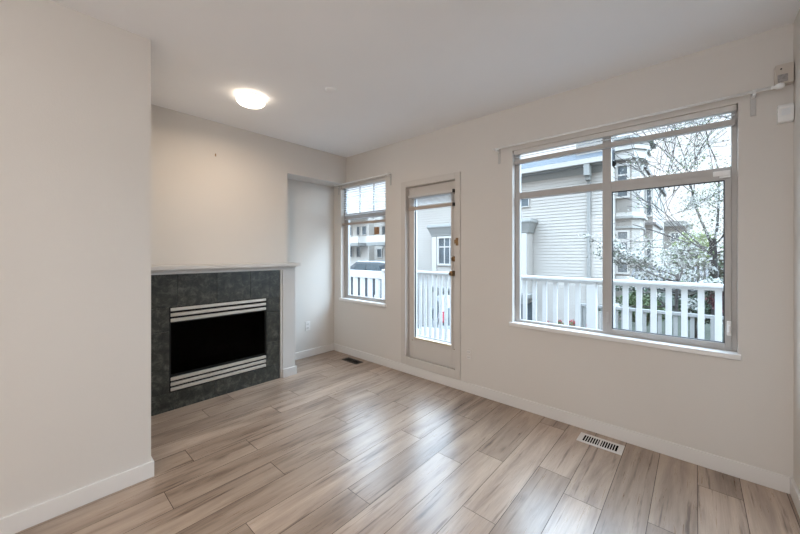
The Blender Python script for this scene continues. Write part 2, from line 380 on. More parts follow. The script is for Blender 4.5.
BIG = (-1.146, .181, .70, 2.138); SM = (-3.434, -2.63, .70, 2.153); DR = (-2.34, -1.672, .105, 2.02)
struct('wall_back', wallgrid([NI-.1, RX+.1], [0, H], [BIG, SM, DR], W, W+.122), M['wall'])
struct('wall_right', B1(RX, RX+.1, BY, W, 0, H), M['wall'])
struct('wall_front', wallgrid([LX-.1, RX+.1], [0, H], [(-2.2, .2, .6, 2.3)], BY-.1, BY), M['wall'])
# chimney breast: thick wall above the fireplace, soffit over the niche, niche back
bm = BM(); prism(bm, [(BY, 0), (1.885, 0), (1.885, 2.156), (W, 2.156), (W, H), (BY, H)], (CH-.3, CH), 'X')
struct('wall_fireplace', bm, M['wall'])
struct('wall_niche', B1(NI-.1, NI, 1.886, W, 0, 2.156), M['wall'])
struct('wall_left', B1(CH+.001, LX, BY, LY, 0, H), M['wall'])

def bboard(name, parts):
    bm = BM()
    for p in parts: box(bm, *p, bev=.0025)
    struct(name, bm, M['trim'])
h_, t_ = .089, .013
bboard('baseboard_back', [(NI+t_, RX-t_, W-t_, W, 0, h_)])
bboard('baseboard_right', [(RX-t_, RX, BY, W, 0, h_)])
bboard('baseboard_niche', [(NI, NI+t_, 1.886+t_, W-t_, 0, h_), (NI, CH-.005, 1.886, 1.886+t_, 0, h_)])
bboard('baseboard_left', [(LX, LX+t_, BY, LY+t_, 0, h_), (LX-.6, LX, LY, LY+t_, 0, h_)])

# ------------------------------------------------------------------ fireplace
fp = thing('fireplace', 'built-in gas fireplace with dark green slate tile surround and white mantel', 'fireplace', (-3.25, 1.17, 0))
TX = -3.183; yl, yr = .62, 1.72; fl, fr_, fb, ft = .763, 1.577, .150, .840
bm = BM(); g = .0012
def tile(y0, y1, z0, z1): box(bm, TX-.012, TX, y0+g, y1-g, z0+g, z1-g, bev=.0008)
ys = [1.72, 1.42, 1.12, .82, .62]
for a, b in zip(ys, ys[1:]): tile(b, a, ft, 1.108)
yb = [1.72, 1.40, 1.10, .80, .62]
for a, b in zip(yb, yb[1:]): tile(b, a, 0.0, fb-.005)
for a, b in ((fb-.005, .385), (.385, .685), (.685, ft)):
    tile(fr_, yr, a, b)
for a, b in ((fb-.005, .345), (.345, .645), (.645, ft)):
    tile(yl, fl, a, b)
obj('tile_surround', bm, M['slate'], fp)
bm = BM()
box(bm, CH+.001, TX-.010, yl, fl, 0, 1.108, 0); box(bm, CH+.001, TX-.010, fr_, yr, 0, 1.108, 0)
box(bm, CH+.001, TX-.010, fl, fr_, 0, fb, 0); box(bm, CH+.001, TX-.010, fl, fr_, ft, 1.108, 0)
obj('tile_backing', bm, M['grout'], fp)
# white mantel
obj('mantel_shelf', B1(CH+.001, TX+.085, .475, 1.91, 1.146, 1.18, bev=.004), M['mantel'], fp)
bm = BM(); box(bm, CH+.001, TX+.012, .475, 1.885, 1.109, 1.146); box(bm, TX+.012, TX+.03, .475, 1.885, 1.128, 1.146, bev=.003)
obj('frieze_board', bm, M['mantel'], fp)
for s, (a, b, c, d) in enumerate(((1.722, 1.742, 1.742, 1.885), (.600, .619, .480, .600))):
    bm = BM(); box(bm, CH+.001, TX+.008, a, b, 0, 1.109, bev=.002); box(bm, CH+.001, TX+.016, c, d, 0, 1.109, bev=.002)
    p = obj('pilaster', bm, M['mantel'], fp)
    obj('plinth', B1(CH+.001, TX+.029, c-.002, d+(.013 if s == 0 else 0), 0, .088, bev=.003), M['mantel'], p)
# insert
fbx = BM()
fx = TX-.004; d0 = TX-.36
CHW = -3.60
bm = BM()
for a in ((fl, fl+.012, fb, ft), (fr_-.012, fr_, fb, ft), (fl+.012, fr_-.012, ft-.012, ft), (fl+.012, fr_-.012, fb, fb+.012)):
    box(bm, fx-.03, fx, *a)
obj('firebox_frame', bm, M['black'], fp)
bm = BM()
x0 = CH+.004
box(bm, x0, x0+.01, fl+.012, fr_-.012, fb+.012, ft-.012)
box(bm, x0+.01, fx-.03, fl+.001, fl+.012, fb+.001, ft-.001); box(bm, x0+.01, fx-.03, fr_-.012, fr_-.001, fb+.001, ft-.001)
box(bm, x0+.01, fx-.03, fl+.012, fr_-.012, ft-.012, ft-.001); box(bm, x0+.01, fx-.03, fl+.012, fr_-.012, fb+.001, fb+.012)
obj('firebox_lining', bm, M['soot'], fp)
for zz in (.820, .776, .732, .253, .211, .169):
    bm = BM(); box(bm, fx-.012, fx+.006, fl+.008, fr_-.004, zz-.0135, zz+.0135, bev=.003)
    obj('louver_bar', bm, M['nickel'], fp)
obj('lower_panel', B1(fx-.022, fx-.016, fl+.012, fr_-.012, fb+.012, .285), M['black'], fp)
obj('upper_panel', B1(fx-.022, fx-.016, fl+.012, fr_-.012, .705, ft-.012), M['black'], fp)
obj('firebox_glass', B1(fx-.022, fx-.018, fl+.012, fr_-.012, .286, .704), M['glass_smoked'], fp)
bm = BM()
def log(a, b, r):
    n = 7
    for i in range(n):
        t0, t1 = i/n, (i+1)/n
        A = Vector(a).lerp(Vector(b), t0); Bq = Vector(a).lerp(Vector(b), t1)
        tube(bm, A, Bq, r*(1+.12*math.sin(5*t0+r*90)), r*(1+.12*math.sin(5*t1+r*90)), 10)
obj('log_grate', B1(x0+.02, fx-.04, .88, 1.46, .29, .305), M['black'], fp)
log((-3.27, .93, .335), (-3.25, 1.42, .335), .03); obj('fire_log', bm, M['log'], fp)
bm = BM(); log((-3.29, 1.05, .40), (-3.25, 1.32, .405), .026); obj('fire_log', bm, M['log'], fp)
bm = BM(); log((-3.255, .98, .39), (-3.28, 1.12, .50), .02); obj('fire_log', bm, M['log'], fp)

# ------------------------------------------------------------------ wide window
FY0, FY1 = 2.756, 2.792
w1 = empty('window_1', (-.4825, FY0, .70), kind='structure')
def frame_rect(bm, x0, x1, z0, z1, wl, wr, wb, wt, y0, y1, bev=.002):
    box(bm, x0, x0+wl, y0, y1, z0, z1, bev=bev); box(bm, x1-wr, x1, y0, y1, z0, z1, bev=bev)
    box(bm, x0+wl, x1-wr, y0, y1, z0, z0+wb, bev=bev); box(bm, x0+wl, x1-wr, y0, y1, z1-wt, z1, bev=bev)
bm = BM()
frame_rect(bm, -1.146, .181, .70, 2.138, .040, .024, .020, .008, FY0, FY1)
box(bm, -.502, -.448, FY0+.001, FY1-.002, .72, 2.130, bev=.002)
box(bm, -1.106, -.502, FY0+.002, FY1-.003, 1.737, 1.790, bev=.002); box(bm, -.448, .157, FY0+.002, FY1-.003, 1.748, 1.790, bev=.002)
obj('window_frame', bm, M['alu'], w1)
bm = BM(); frame_rect(bm, -.478, .157, .720, 1.748, .034, .028, .024, .034, FY0-.006, FY0+.04)
obj('sash', bm, M['alu'], w1)
bm = BM(); frame_rect(bm, -.444, .129, .744, 1.714, .005, .005, .004, .005, FY0+.001, FY0+.018, bev=0)
obj('gasket', bm, M['gasket'], w1)
for a in ((-.439, .124, .748, 1.709, .010), (-1.106, -.502, .72, 1.737, .03), (-1.106, -.502, 1.79, 2.130, .03), (-.448, .157, 1.79, 2.130, .03)):
    obj('window_pane', B1(a[0], a[1], FY0+a[4], FY0+a[4]+.004, a[2], a[3]), M['glass'], w1)
bm = BM(); box(bm, .137, .156, FY0-.022, FY0-.006, .795, .88, bev=.003); box(bm, .141, .151, FY0-.034, FY0-.022, .815, .858, bev=.003)
obj('window_latch', bm, M['plastic'], w1)
bm = BM(); box(bm, .078, .152, FY0-.02, FY0-.006, 1.738, 1.768, bev=.003); box(bm, .105, .152, FY0-.026, FY0-.006, 1.726, 1.736, bev=.002)
obj('sash_lock', bm, M['plastic'], w1)
bm = BM(); box(bm, -.474, -.462, FY0-.012, FY0-.006, .79, .86, bev=.002); obj('sash_handle', bm, M['plastic_grey'], w1)
obj('window_sill', B1(-1.168, .193, W-.024, FY0, .672, .703, bev=.004), M['sill'], w1)

# small window
w2 = empty('window_2', (-3.032, FY0, .70), kind='structure')
bm = BM()
frame_rect(bm, -3.434, -2.63, .70, 2.153, .045, .040, .020, .035, FY0, FY1)
box(bm, -3.389, -2.67, FY0+.001, FY1-.002, 1.737, 1.79, bev=.002)
obj('window_frame', bm, M['alu'], w2)
bm = BM(); frame_rect(bm, -3.389, -2.67, .720, 1.737, .028, .028, .022, .022, FY0+.004, FY0+.04)
obj('sash', bm, M['alu'], w2)
bm = BM()
for x in (-3.15, -2.90): box(bm, x-.009, x+.009, FY0+.02, FY0+.034, 1.79, 2.118)
obj('muntin', bm, M['alu'], w2)
obj('window_pane', B1(-3.389, -2.67, FY0+.036, FY0+.04, 1.79, 2.118), M['glass'], w2)
obj('window_pane', B1(-3.361, -2.698, FY0+.02, FY0+.024, .742, 1.715), M['glass'], w2)
obj('window_sill', B1(-3.45, -2.615, W-.022, FY0, .670, .703, bev=.004), M['sill'], w2)

# ------------------------------------------------------------------ balcony door
d1 = empty('door_1', (-2.006, W, .1), kind='structure')
bm = BM()
zb, zt, xl, xr = .092, 2.045, -2.384, -1.646
box(bm, xl, -2.318, W-.014, W, zb, zt, bev=.003); box(bm, -1.700, xr, W-.014, W, zb, zt, bev=.003)
box(bm, -2.318, -1.700, W-.014, W, 1.985, zt, bev=.003); box(bm, -2.318, -1.700, W-.014, W, zb, .176, bev=.003)
obj('door_casing', bm, M['door'], d1)
bm = BM()
box(bm, -2.338, -2.318, W, W+.12, .106, 2.018); box(bm, -1.700, -1.674, W, W+.12, .106, 2.018)
box(bm, -2.318, -1.700, W, W+.12, 1.985, 2.018); box(bm, -2.318, -1.700, W, W+.12, .106, .160)
obj('door_jamb', bm, M['door'], d1)
DY0, DY1 = W+.045, W+.09
bm = BM()
box(bm, -2.316, -2.240, DY0, DY1, .163, 1.983, bev=.002); box(bm, -1.775, -1.702, DY0, DY1, .163, 1.983, bev=.002)
box(bm, -2.240, -1.775, DY0, DY1, 1.860, 1.983, bev=.002); box(bm, -2.240, -1.775, DY0, DY1, .163, .382, bev=.002)
slab = obj('door_slab', bm, M['door'], d1)
bm = BM(); frame_rect(bm, -2.256, -1.758, .352, 1.878, .020, .020, .022, .020, DY0-.010, DY0, bev=.003)
obj('glazing_frame', bm, M['door'], slab)
bm = BM(); box(bm, -2.236, -1.778, DY0-.013, DY0+.012, .373, .386); obj('glazing_strip', bm, M['brass_strip'], slab)
bm = BM(); box(bm, -2.240, -2.234, DY0+.001, DY0+.02, .384, 1.86); obj('glazing_gasket', bm, M['gasket'], slab)
obj('door_pane', B1(-2.240, -1.775, DY0+.02, DY0+.025, .382, 1.860), M['glass'], d1)
for z, nm in ((1.085, 'door_knob'), (1.225, 'deadbolt')):
    bm = BM(); c = (-1.748, DY0, z)
    if nm == 'door_knob': lathe(bm, c, [(.026, 0), (.026, -.006), (.012, -.010), (.011, -.028), (.022, -.036), (.026, -.048), (.022, -.060), (.010, -.064)], 'Y', 24)
    else:
        lathe(bm, c, [(.026, 0), (.026, -.008), (.022, -.018), (.012, -.020)], 'Y', 24); box(bm, c[0]-.005, c[0]+.005, DY0-.040, DY0-.018, z-.016, z+.016, bev=.002)
    obj(nm, bm, M['brass'], d1)
bm = BM(); box(bm, -1.690, -1.662, W-.020, W-.013, 1.352, 1.425, bev=.002); box(bm, -1.700, -1.684, W-.030, W-.016, 1.37, 1.408, bev=.003)
obj('door_guard', bm, M['brass'], d1)
bm = BM()
for z in (.36, 1.87):
    for x in (-2.27, -1.745): tube(bm, (x, DY0-.004, z-.01), (x, DY0+.001, z-.01), .005)
obj('screw_cap', bm, M['brass'], slab)

# ------------------------------------------------------------------ blinds
b1 = thing('window_blind', 'white blind raised to the top of the wide window', 'blind', (-.48, W+.03, 2.1))
obj('headrail', B1(-1.140, .176, W+.010, W+.052, 2.103, 2.137, bev=.003), M['slat'], b1)
for i in range(1):
    z = 2.084
    bm = BM(); prism(bm, [(W+.022, z), (W+.0315, z+.0016), (W+.041, z), (W+.0315, z+.0026)], (-1.134, .170), 'X')
    obj('slat', bm, M['slat_thin'], b1)
obj('bottom_rail', B1(-1.136, .172, W+.012, W+.050, 2.024, 2.057, bev=.003), M['alu'], b1)

b2 = thing('window_blind', 'white slatted blind half lowered over the small window', 'blind', (-3.03, W+.03, 2.1))
obj('headrail', B1(-3.428, -2.636, W+.008, W+.050, 2.113, 2.150, bev=.003), M['slat'], b2)
z = 2.085; i = 0
while z > 1.70:
    bm = BM(); prism(bm, [(W+.010, z-.001), (W+.030, z+.0012), (W+.050, z+.001), (W+.030, z+.0030)], (-3.424, -2.640), 'X')
    obj('slat', bm, M['slat_thin'], b2); z -= .030 if z > 1.83 else .05
obj('bottom_rail', B1(-3.426, -2.638, W+.008, W+.050, 1.640, 1.668, bev=.003), M['slat_dark'], b2)
bm = BM(); tube(bm, (-2.775, W+.005, 2.11), (-2.775, W+.005, 1.585), .0012, seg=6); tube(bm, (-2.775, W+.005, 1.50), (-2.775, W+.005, 1.34), .0012, seg=6)
obj('pull_cord', bm, M['plastic_grey'], b2)
obj('cord_tag', B1(-2.815, -2.735, W+.001, W+.007, 1.500, 1.586, bev=.001), M['brown'], b2)

b3 = thing('door_blind', 'white mini blind raised on the balcony door glass', 'blind', (-2.02, DY0, 1.9))
obj('headrail', B1(-2.297, -1.742, DY0-.036, DY0-.011, 1.868, 1.895, bev=.002), M['slat'], b3)
for k in range(7):
    z = 1.858-.012*k
    bm = BM(); prism(bm, [(DY0-.035, z), (DY0-.023, z+.001), (DY0-.012, z), (DY0-.023, z+.002)], (-2.290, -1.748), 'X')
    obj('slat', bm, M['slat_thin'], b3)
obj('bottom_rail', B1(-2.297, -1.745, DY0-.036, DY0-.011, 1.735, 1.768, bev=.002), M['slat_dark'], b3)
for z in (1.880, 1.75):
    obj('end_bracket', B1(-1.745, -1.728, DY0-.038, DY0-.001, z-.014, z+.018, bev=.002), M['gasket'], b3)

# ------------------------------------------------------------------ curtain rods
def rod(label, x0, x1, bx, loc, fin, z=2.162):
    t = thing('curtain_rod', label, 'curtain rod', loc, 'curtain rods over the windows')
    y = W-.06
    bm = BM(); tube(bm, (x0, y, z), (x1, y, z), .0075)
    obj('rod', bm, M['plastic'], t)
    for x, wd in bx:
        bm = BM(); box(bm, x-.011, x+.011, W-.006, W, z-.115, z+.01, bev=.002); obj('wall_bracket', bm, M['plastic_grey'], t)
        bm = BM(); box(bm, x-.006, x+.006, y-.004, W-.005, z-.018, z-.009, bev=.001); tube(bm, (x-.008, y, z), (x+.008, y, z), .0115); obj('rod_holder', bm, M['plastic'], t)
    for x, s in fin:
        bm = BM(); lathe(bm, (x, y, z), [(.008, 0), (.010, s*.006), (.006, s*.01), (.014, s*.022), (.016, s*.034), (.012, s*.046), (.004, s*.05)], 'X', 20)
        obj('finial', bm, M['plastic'], t)
    return t
rod('long thin white curtain rod over the wide window', -1.292, .30, ((-1.262, 0), (.240, 0)), (-.5, W-.06, 2.162), ((.30, 1), ))
rod('short white curtain rod over the small window in the niche', -3.50, -2.50, ((-3.475, 0), (-2.545, 0)), (-3.0, W-.06, 2.155), (), 2.155)

# ------------------------------------------------------------------ wall fittings
t = thing('door_chime', 'beige door chime box with a dark button high in the right corner', 'chime', (.33, W, 2.24))
y1 = W
bm = BM(); box(bm, .318, .383, W-.045, W, 2.176, 2.282, bev=.004); obj('housing', bm, M['plastic_beige'], t)
obj('speaker_panel', B1(.326, .362, W-.048, W-.044, 2.186, 2.226, bev=.001), M['grille'], t)
bm = BM(); tube(bm, (.338, W-.049, 2.255), (.338, W-.044, 2.255), .0035); obj('button', bm, M['black'], t)
t = thing('motion_sensor', 'white motion sensor box below the beige chime in the right corner', 'sensor', (.35, W, 2.02))
bm = BM(); prism(bm, [(W, 1.975), (W, 2.073), (W-.030, 2.070), (W-.045, 2.052), (W-.034, 1.978)], (.328, .384), 'X')
bmesh.ops.bevel(bm, geom=bm.edges[:], offset=.003, segments=2, affect='EDGES')
obj('housing', bm, M['plastic'], t)
bm = BM(); prism(bm, [(W-.0405, 2.04), (W-.0445, 2.042), (W-.040, 2.01), (W-.036, 2.01)], (.340, .372), 'X'); obj('lens', bm, M['slat_thin'], t)

def outlet(label, loc, axis):
    t = thing('wall_outlet', label, 'outlet', loc, 'white wall outlets')
    x, y, z = loc
    def bx(name, a, b, c, d, o0, o1, m, par, bev=0):
        bm = BM()
        if axis == 'Y': box(bm, x+a, x+b, y-o1, y-o0, z+c, z+d, bev=bev)
        else: box(bm, x+o0, x+o1, y+a, y+b, z+c, z+d, bev=bev)
        return obj(name, bm, m, par)
    bx('cover_plate', -.035, .035, -.057, .057, 0, .006, M['wall'] if axis == 'Y' else M['trim'], t, .002)
    for s in (.024, -.024):
        r = bx('receptacle', -.017, .017, s-.014, s+.014, .006, .009, M['trim'], t, .001)
        bx('slots', -.008, -.005, s-.005, s+.006, .009, .0095, M['hole'], r); bx('slots', .005, .008, s-.005, s+.006, .009, .0095, M['hole'], r)
outlet('white wall outlet between the balcony door and the wide window', (-1.557, W, .348), 'Y')
outlet('white wall outlet in the niche beside the fireplace', (NI, 2.30, .381), 'X')
t = thing('picture_hook', 'tiny brass picture hook on the wall above the mantel', 'hook', (CH, 1.158, 2.192))
bm = BM(); tube(bm, (CH, 1.158, 2.195), (CH+.012, 1.158, 2.198), .003, seg=8); box(bm, CH, CH+.003, 1.153, 1.163, 2.180, 2.204, bev=.001); box(bm, CH+.003, CH+.012, 1.156, 1.160, 2.178, 2.182)
obj('hook_body', bm, M['brass'], t)

# ------------------------------------------------------------------ ceiling lamp, ceiling smudge
LMX, LMY = -2.585, 1.155
t = thing('ceiling_lamp', 'round flush ceiling lamp with a glowing frosted dome', 'lamp', (LMX, LMY, H))
bm = BM(); lathe(bm, (LMX, LMY, H), [(.086, 0), (.090, -.012), (.088, -.020), (.080, -.022)], 'Z', 48); obj('base_ring', bm, M['plastic'], t)
bm = BM(); lathe(bm, (LMX, LMY, H), [(.092, -.020), (.104, -.028), (.103, -.044), (.090, -.058), (.064, -.069), (.034, -.075), (.003, -.077)], 'Z', 48); obj('lamp_shade', bm, M['lampglow'], t)
ll = bpy.data.lights.new('ceiling_lamp_light', 'AREA'); ll.shape = 'DISK'; ll.size = .15; ll.energy = LAMP_W; ll.color = (1.0, .80, .60); ll.spread = R(175)
lo = bpy.data.objects.new('ceiling_lamp_light', ll); C.objects.link(lo); lo.location = (LMX, LMY, H-.083)
t = thing('ceiling_smudge', 'faint round smudge, built as a thin disc, on the ceiling beyond the lamp', 'smudge', (-2.035, 1.507, H))
bm = BM(); lathe(bm, (-2.035, 1.507, H), [(.045, 0), (.044, -.004), (.036, -.008), (.01, -.010)], 'Z', 32); obj('smudge_disc', bm, M['ceil'], t)  # thin disc standing in for a faint smudge on the ceiling

# ------------------------------------------------------------------ floor registers
def register(label, x0, x1, y0, y1, m, mh, cat='vent'):
    t = thing('floor_register', label, cat, ((x0+x1)/2, (y0+y1)/2, 0))
    bm = BM(); e = .022; ex = .03
    box(bm, x0, x1, y0, y0+e, 0, .004, bev=.001); box(bm, x0, x1, y1-e, y1, 0, .004, bev=.001)
    box(bm, x0, x0+ex, y0+e, y1-e, 0, .004, bev=.001); box(bm, x1-ex, x1, y0+e, y1-e, 0, .004, bev=.001)
    obj('vent_frame', bm, m, t)
    obj('duct', B1(x0+.01, x1-.01, y0+.01, y1-.01, .0002, .0008), mh, t)
    n = 14
    for i in range(1, n):
        x = x0+ex+(x1-x0-2*ex)*i/n; wd = .0055 if i == n//2 else .0026
        bm = BM(); box(bm, x-wd, x+wd, y0+e, y1-e, .0029, .0037); obj('louver', bm, m, t)
register('white slotted floor register below the wide window', -.610, -.350, 2.497, 2.628, M['trim'], M['hole'])
register('dark bronze floor register in the far corner by the niche', -3.178, -2.913, 2.512, 2.620, M['vent_black'], M['hole'])
#==OUTSIDE==

# ------------------------------------------------------------------ outside: ground
GZ = -2.0
def gslab(name, m, x0, x1, y0, y1, z0, z1): struct(name, B1(x0, x1, y0, y1, z0, z1), m)
gslab('ground_street', M['asphalt'], -45, 40, 3.0, 70, GZ-.3, GZ)
gslab('ground_upper_street', M['asphalt'], -45, -9.6, 6.5, 40, GZ, -.87)
gslab('ground_garden', M['lawn'], -1.75, 12, 6.6, 40, GZ, -.80)
gslab('balcony_floor', M['deck'], -5.6, 2.2, W+.122, 4.22, -.24, -.10)
gslab('wall_balcony_base', M['siding'], -5.6, 2.2, W+.122, 4.16, GZ, -.241)

# ------------------------------------------------------------------ balcony railing
br = thing('balcony_railing', 'white painted balcony railing of square balusters just outside the windows', 'railing', (-1.5, 4.1, -.10))
Y = 4.1
obj('top_rail', B1(-4.02, 2.2, Y-.07, Y+.07, .974, 1.003, bev=.006), M['rail'], br)
obj('sub_rail', B1(-4.02, 2.2, Y-.02, Y+.02, .945, .973), M['rail'], br)
obj('bottom_rail', B1(-4.02, 2.2, Y-.03, Y+.03, -.04, 0), M['rail'], br)
for x in (-4.0, -2.17, -.845, .95, 2.15): obj('post', B1(x-.045, x+.045, Y-.045, Y+.045, -.10, .973, bev=.004), M['rail'], br)
def bals(xs, wd, z1):
    for x in xs:
        obj('baluster', B1(x-wd, x+wd, Y-.019, Y+.019, 0, .945), M['rail'], br)
bals([-.54+.1153*k for k in range(-1, 12)], .023, .925)
bals([-.985-.119*k for k in range(0, 10)], .022, .925)
bals([-2.27-.0955*k for k in range(0, 18)], .021, .925)
br2 = thing('balcony_railing', 'white wide-board railing section seen through the small window', 'railing', (-4.7, 4.1, -.10))
obj('top_rail', B1(-5.6, -4.05, Y-.03, Y+.03, .835, .965, bev=.005), M['rail'], br2)
obj('bottom_rail', B1(-5.6, -4.05, Y-.03, Y+.03, -.04, 0.02), M['rail'], br2)
for x in [-4.18-.20*k for k in range(7)]: obj('baluster', B1(x-.045, x+.045, Y-.02, Y+.02, 0.02, .835), M['rail'], br2)
obj('post', B1(-5.6, -5.5, Y-.05, Y+.05, -.10, .835), M['rail'], br2)

# ------------------------------------------------------------------ lap siding and house windows
def lap(bm, x0, x1, y, z0, z1, step=.105, out=.016, face=-1, mi=0):
    """clapboards: wall plane facing -Y (face -1), boards overlapping"""
    z = z0
    while z < z1-1e-4:
        t = min(z+step, z1)
        a = [bm.verts.new(p) for p in ((x0, y-out, z), (x1, y-out, z), (x1, y, t), (x0, y, t))]
        b = [bm.verts.new(p) for p in ((x0, y, z), (x1, y, z), (x1, y-out, z), (x0, y-out, z))]
        bm.faces.new(a).material_index = mi; bm.faces.new(b).material_index = mi
        z = t
def hwin(parent, x0, x1, z0, z1, y, cols=1, rows=(), fw=.06, mt='housetrim', label=None, dep=.07):
    """a window of a house: frame part with its pane as sub-part"""
    bm = BM(); frame_rect(bm, x0-fw, x1+fw, z0-fw, z1+fw, fw, fw, fw, fw, y-dep, y+.02, bev=0)
    for i in range(1, cols):
        x = x0+(x1-x0)*i/cols; box(bm, x-.022, x+.022, y-.04, y, z0, z1)
    for r in rows:
        z = z0+(z1-z0)*r; box(bm, x0, x1, y-.045, y, z-.025, z+.025)
    f = obj('window', bm, M[mt], parent)
    obj('pane', B1(x0, x1, y-.02, y-.012, z0, z1), M['glassdark'], f)
    return f

# house across: long white siding facade with a bay
h = thing('townhouse', 'long white lap-sided house across the lane with a blue-grey roof', 'house', (-6, 12, GZ))
HY = 12.0
bm = BM(); lap(bm, -10.25, -1.985, HY, GZ, 4.0); box(bm, -10.25, -1.985, HY+.001, HY+4.9, GZ, 4.06)
obj('siding', bm, M['siding'], h)
obj('corner_board', B1(-2.06, -1.98, HY-.03, HY-.001, GZ, 3.84), M['housetrim'], h)
obj('frieze', B1(-10.3, -1.985, HY-.035, HY, 3.84, 4.05), M['housetrim_grey'], h)
obj('frieze', B1(-10.3, -1.985, HY-.30, HY, 4.05, 4.08), M['housetrim_grey'], h)
bm = BM(); prism(bm, [(HY-.46, 4.08), (HY-.34, 4.08), (HY-.32, 4.225), (HY-.48, 4.225)], (-10.4, -1.985), 'X'); obj('gutter', bm, M['housetrim'], h)
bm = BM(); prism(bm, [(HY-.42, 4.215), (HY+2.7, 5.34), (HY+5.0, 4.50)], (-10.4, -1.985), 'X'); obj('roof', bm, M['shingle'], h)
bm = BM(); box(bm, -2.60, -2.50, HY-.10, HY-.02, GZ, 3.6); box(bm, -2.62, -2.46, HY-.44, HY-.12, 3.72, 4.09); box(bm, -2.61, -2.49, HY-.30, HY-.02, 3.6, 3.72)
obj('downpipe', bm, M['housetrim_grey'], h)
ch = obj('dormer', B1(-3.25, -2.0, HY+1.3, HY+3.2, 4.5, 5.95), M['siding_far'], h)
# bay with flared cornice, right end by the wide window, left end in the door's glass
BX0, BX1, BYF = -8.36, -4.33, HY-.55
bm = BM(); box(bm, BX0, BX1, BYF, HY-.02, -.10, 2.10); bay = obj('bay', bm, M['siding'], h)
bm = BM()
def flare(bm, x0, x1, yf, yb, zs, mi=0):
    """zs: list of (z, outset)"""
    rings = []
    for z, o in zs: rings.append([bm.verts.new(p) for p in ((x0-o, yb, z), (x0-o, yf-o, z), (x1+o, yf-o, z), (x1+o, yb, z))])
    for A, Bq in zip(rings, rings[1:]):
        for i in range(4): bm.faces.new((A[i], A[(i+1) % 4], Bq[(i+1) % 4], Bq[i])).material_index = mi
    bm.faces.new(rings[0][::-1]); bm.faces.new(rings[-1])
    bmesh.ops.recalc_face_normals(bm, faces=bm.faces[:])
flare(bm, BX0, BX1, BYF, HY-.02, [(1.98, .02), (2.03, .05), (2.06, .05), (2.30, .14), (2.36, .18), (2.40, .18), (2.48, .16)])
obj('bay_cornice', bm, M['housetrim_grey'], bay)
for x in (BX0+.01, BX1-.24, BX1-.60): obj('bay_pilaster', B1(x, x+.22, BYF-.04, BYF, -.10, 1.98), M['housetrim'], bay)
bm = BM(); flare(bm, BX0, BX1, BYF, HY-.02, [(-.50, -.10), (-.30, .02), (-.26, .10), (-.14, .12), (-.10, .02)]); obj('bay_base', bm, M['housetrim_grey'], bay)
hwin(h, -7.99, -7.20, .86, 1.90, BYF, 3, (.66,), fw=.08)
hwin(h, -6.90, -5.70, .86, 1.98, BYF, 2, (.66,), fw=.08)
hwin(h, -5.6, -4.48, 2.98, 3.30, HY, 2, (), fw=.03)
hwin(h, -8.6, -6.8, -.60, -.08, HY, 4, (), fw=.06)
hwin(h, -4.9, -4.3, -1.2, -.45, HY, 1, (), fw=.05)

# bay-tower house on the right
t2 = thing('tower_house', 'grey-cream house with a two storey bay tower right of the white house', 'house', (-1.6, 13, GZ))
def tower(parent, x0, x1, y0, y1, z1, bands, wins, eave=.30):
    bm = BM()
    pts = [(x0, y1), (x0, y0), (x1-.18, y0), (x1, y0+.30), (x1, y1)]
    fs = prism(bm, pts, (GZ, z1), 'Z')
    tw = obj('tower', bm, M['siding_far'], parent)
    for z, hgt, o in bands:
        bm = BM(); prism(bm, [(x0, y1), (x0, y0-o), (x1-.18+o*.4, y0-o), (x1+o, y0+.30-o*.4), (x1+o, y1)], (z, z+hgt), 'Z'); obj('band', bm, M['housetrim_grey'] if hgt < .12 else M['housetrim'], tw)
    return tw
tw = tower(t2, -1.975, -1.36, 13, 14.3, 4.35, [(4.35, .26, .16), (4.62, .22, .24), (4.86, .07, .36), (2.10, .07, .06), (2.42, .08, .12), (2.50, .12, .06), (.42, .12, .06)], [])
bm = BM(); prism(bm, [(-1.97, 12.6), (-1.45, 12.6), (-1.15, 13.1), (-1.15, 13.9), (-1.97, 13.9)], (4.93, 4.99), 'Z'); obj('roof', bm, M['housetrim_grey'], t2)
hwin(t2, -1.92, -1.66, .66, 1.64, 13.0, 1, ()); hwin(t2, -1.92, -1.66, 1.76, 1.98, 13.0, 1, ())
hwin(t2, -1.92, -1.66, 3.15, 4.15, 13.0, 1, (.7,))
t3 = thing('tower_house', 'set-back grey house wing with narrow stacked bays beyond the bay tower', 'house', (-1.6, 17.5, GZ))
bm = BM(); box(bm, -2.9, -1.62, 17.3, 22, GZ, 4.9); box(bm, -1.62, -1.36, 17.7, 22, GZ, 4.5); obj('walls', bm, M['siding_far'], t3)
bm = BM(); box(bm, -3.0, -1.52, 17.15, 22.1, 4.86, 5.02); box(bm, -1.62, -1.24, 17.5, 22, 2.50, 2.60); box(bm, -1.62, -1.24, 17.5, 22.1, 4.46, 4.58); obj('roof', bm, M['shingle_brown'], t3)
bm = BM(); box(bm, -2.0, -1.58, 17.15, 17.3, 2.05, 2.30); obj('eave', bm, M['shingle_brown'], t3)
for x0, x1, z0, z1, y in ((-1.86, -1.68, .85, 1.80, 17.3), (-1.86, -1.68, 3.0, 4.2, 17.3), (-1.56, -1.43, .9, 1.85, 17.7), (-1.56, -1.43, 2.9, 4.0, 17.7)): hwin(t3, x0, x1, z0, z1, y, fw=.05)
t4 = thing('tower_house', 'farthest narrow grey tower with a dark top behind the blossom', 'house', (-1.6, 23, GZ))
bm = BM(); box(bm, -2.4, -1.42, 22.5, 25.5, GZ, 4.7); obj('walls', bm, M['siding_far'], t4)
bm = BM(); box(bm, -2.5, -1.30, 22.35, 25.6, 4.7, 4.9); box(bm, -2.45, -1.36, 22.42, 22.5, 2.5, 2.62); obj('roof', bm, M['shingle_brown'], t4)
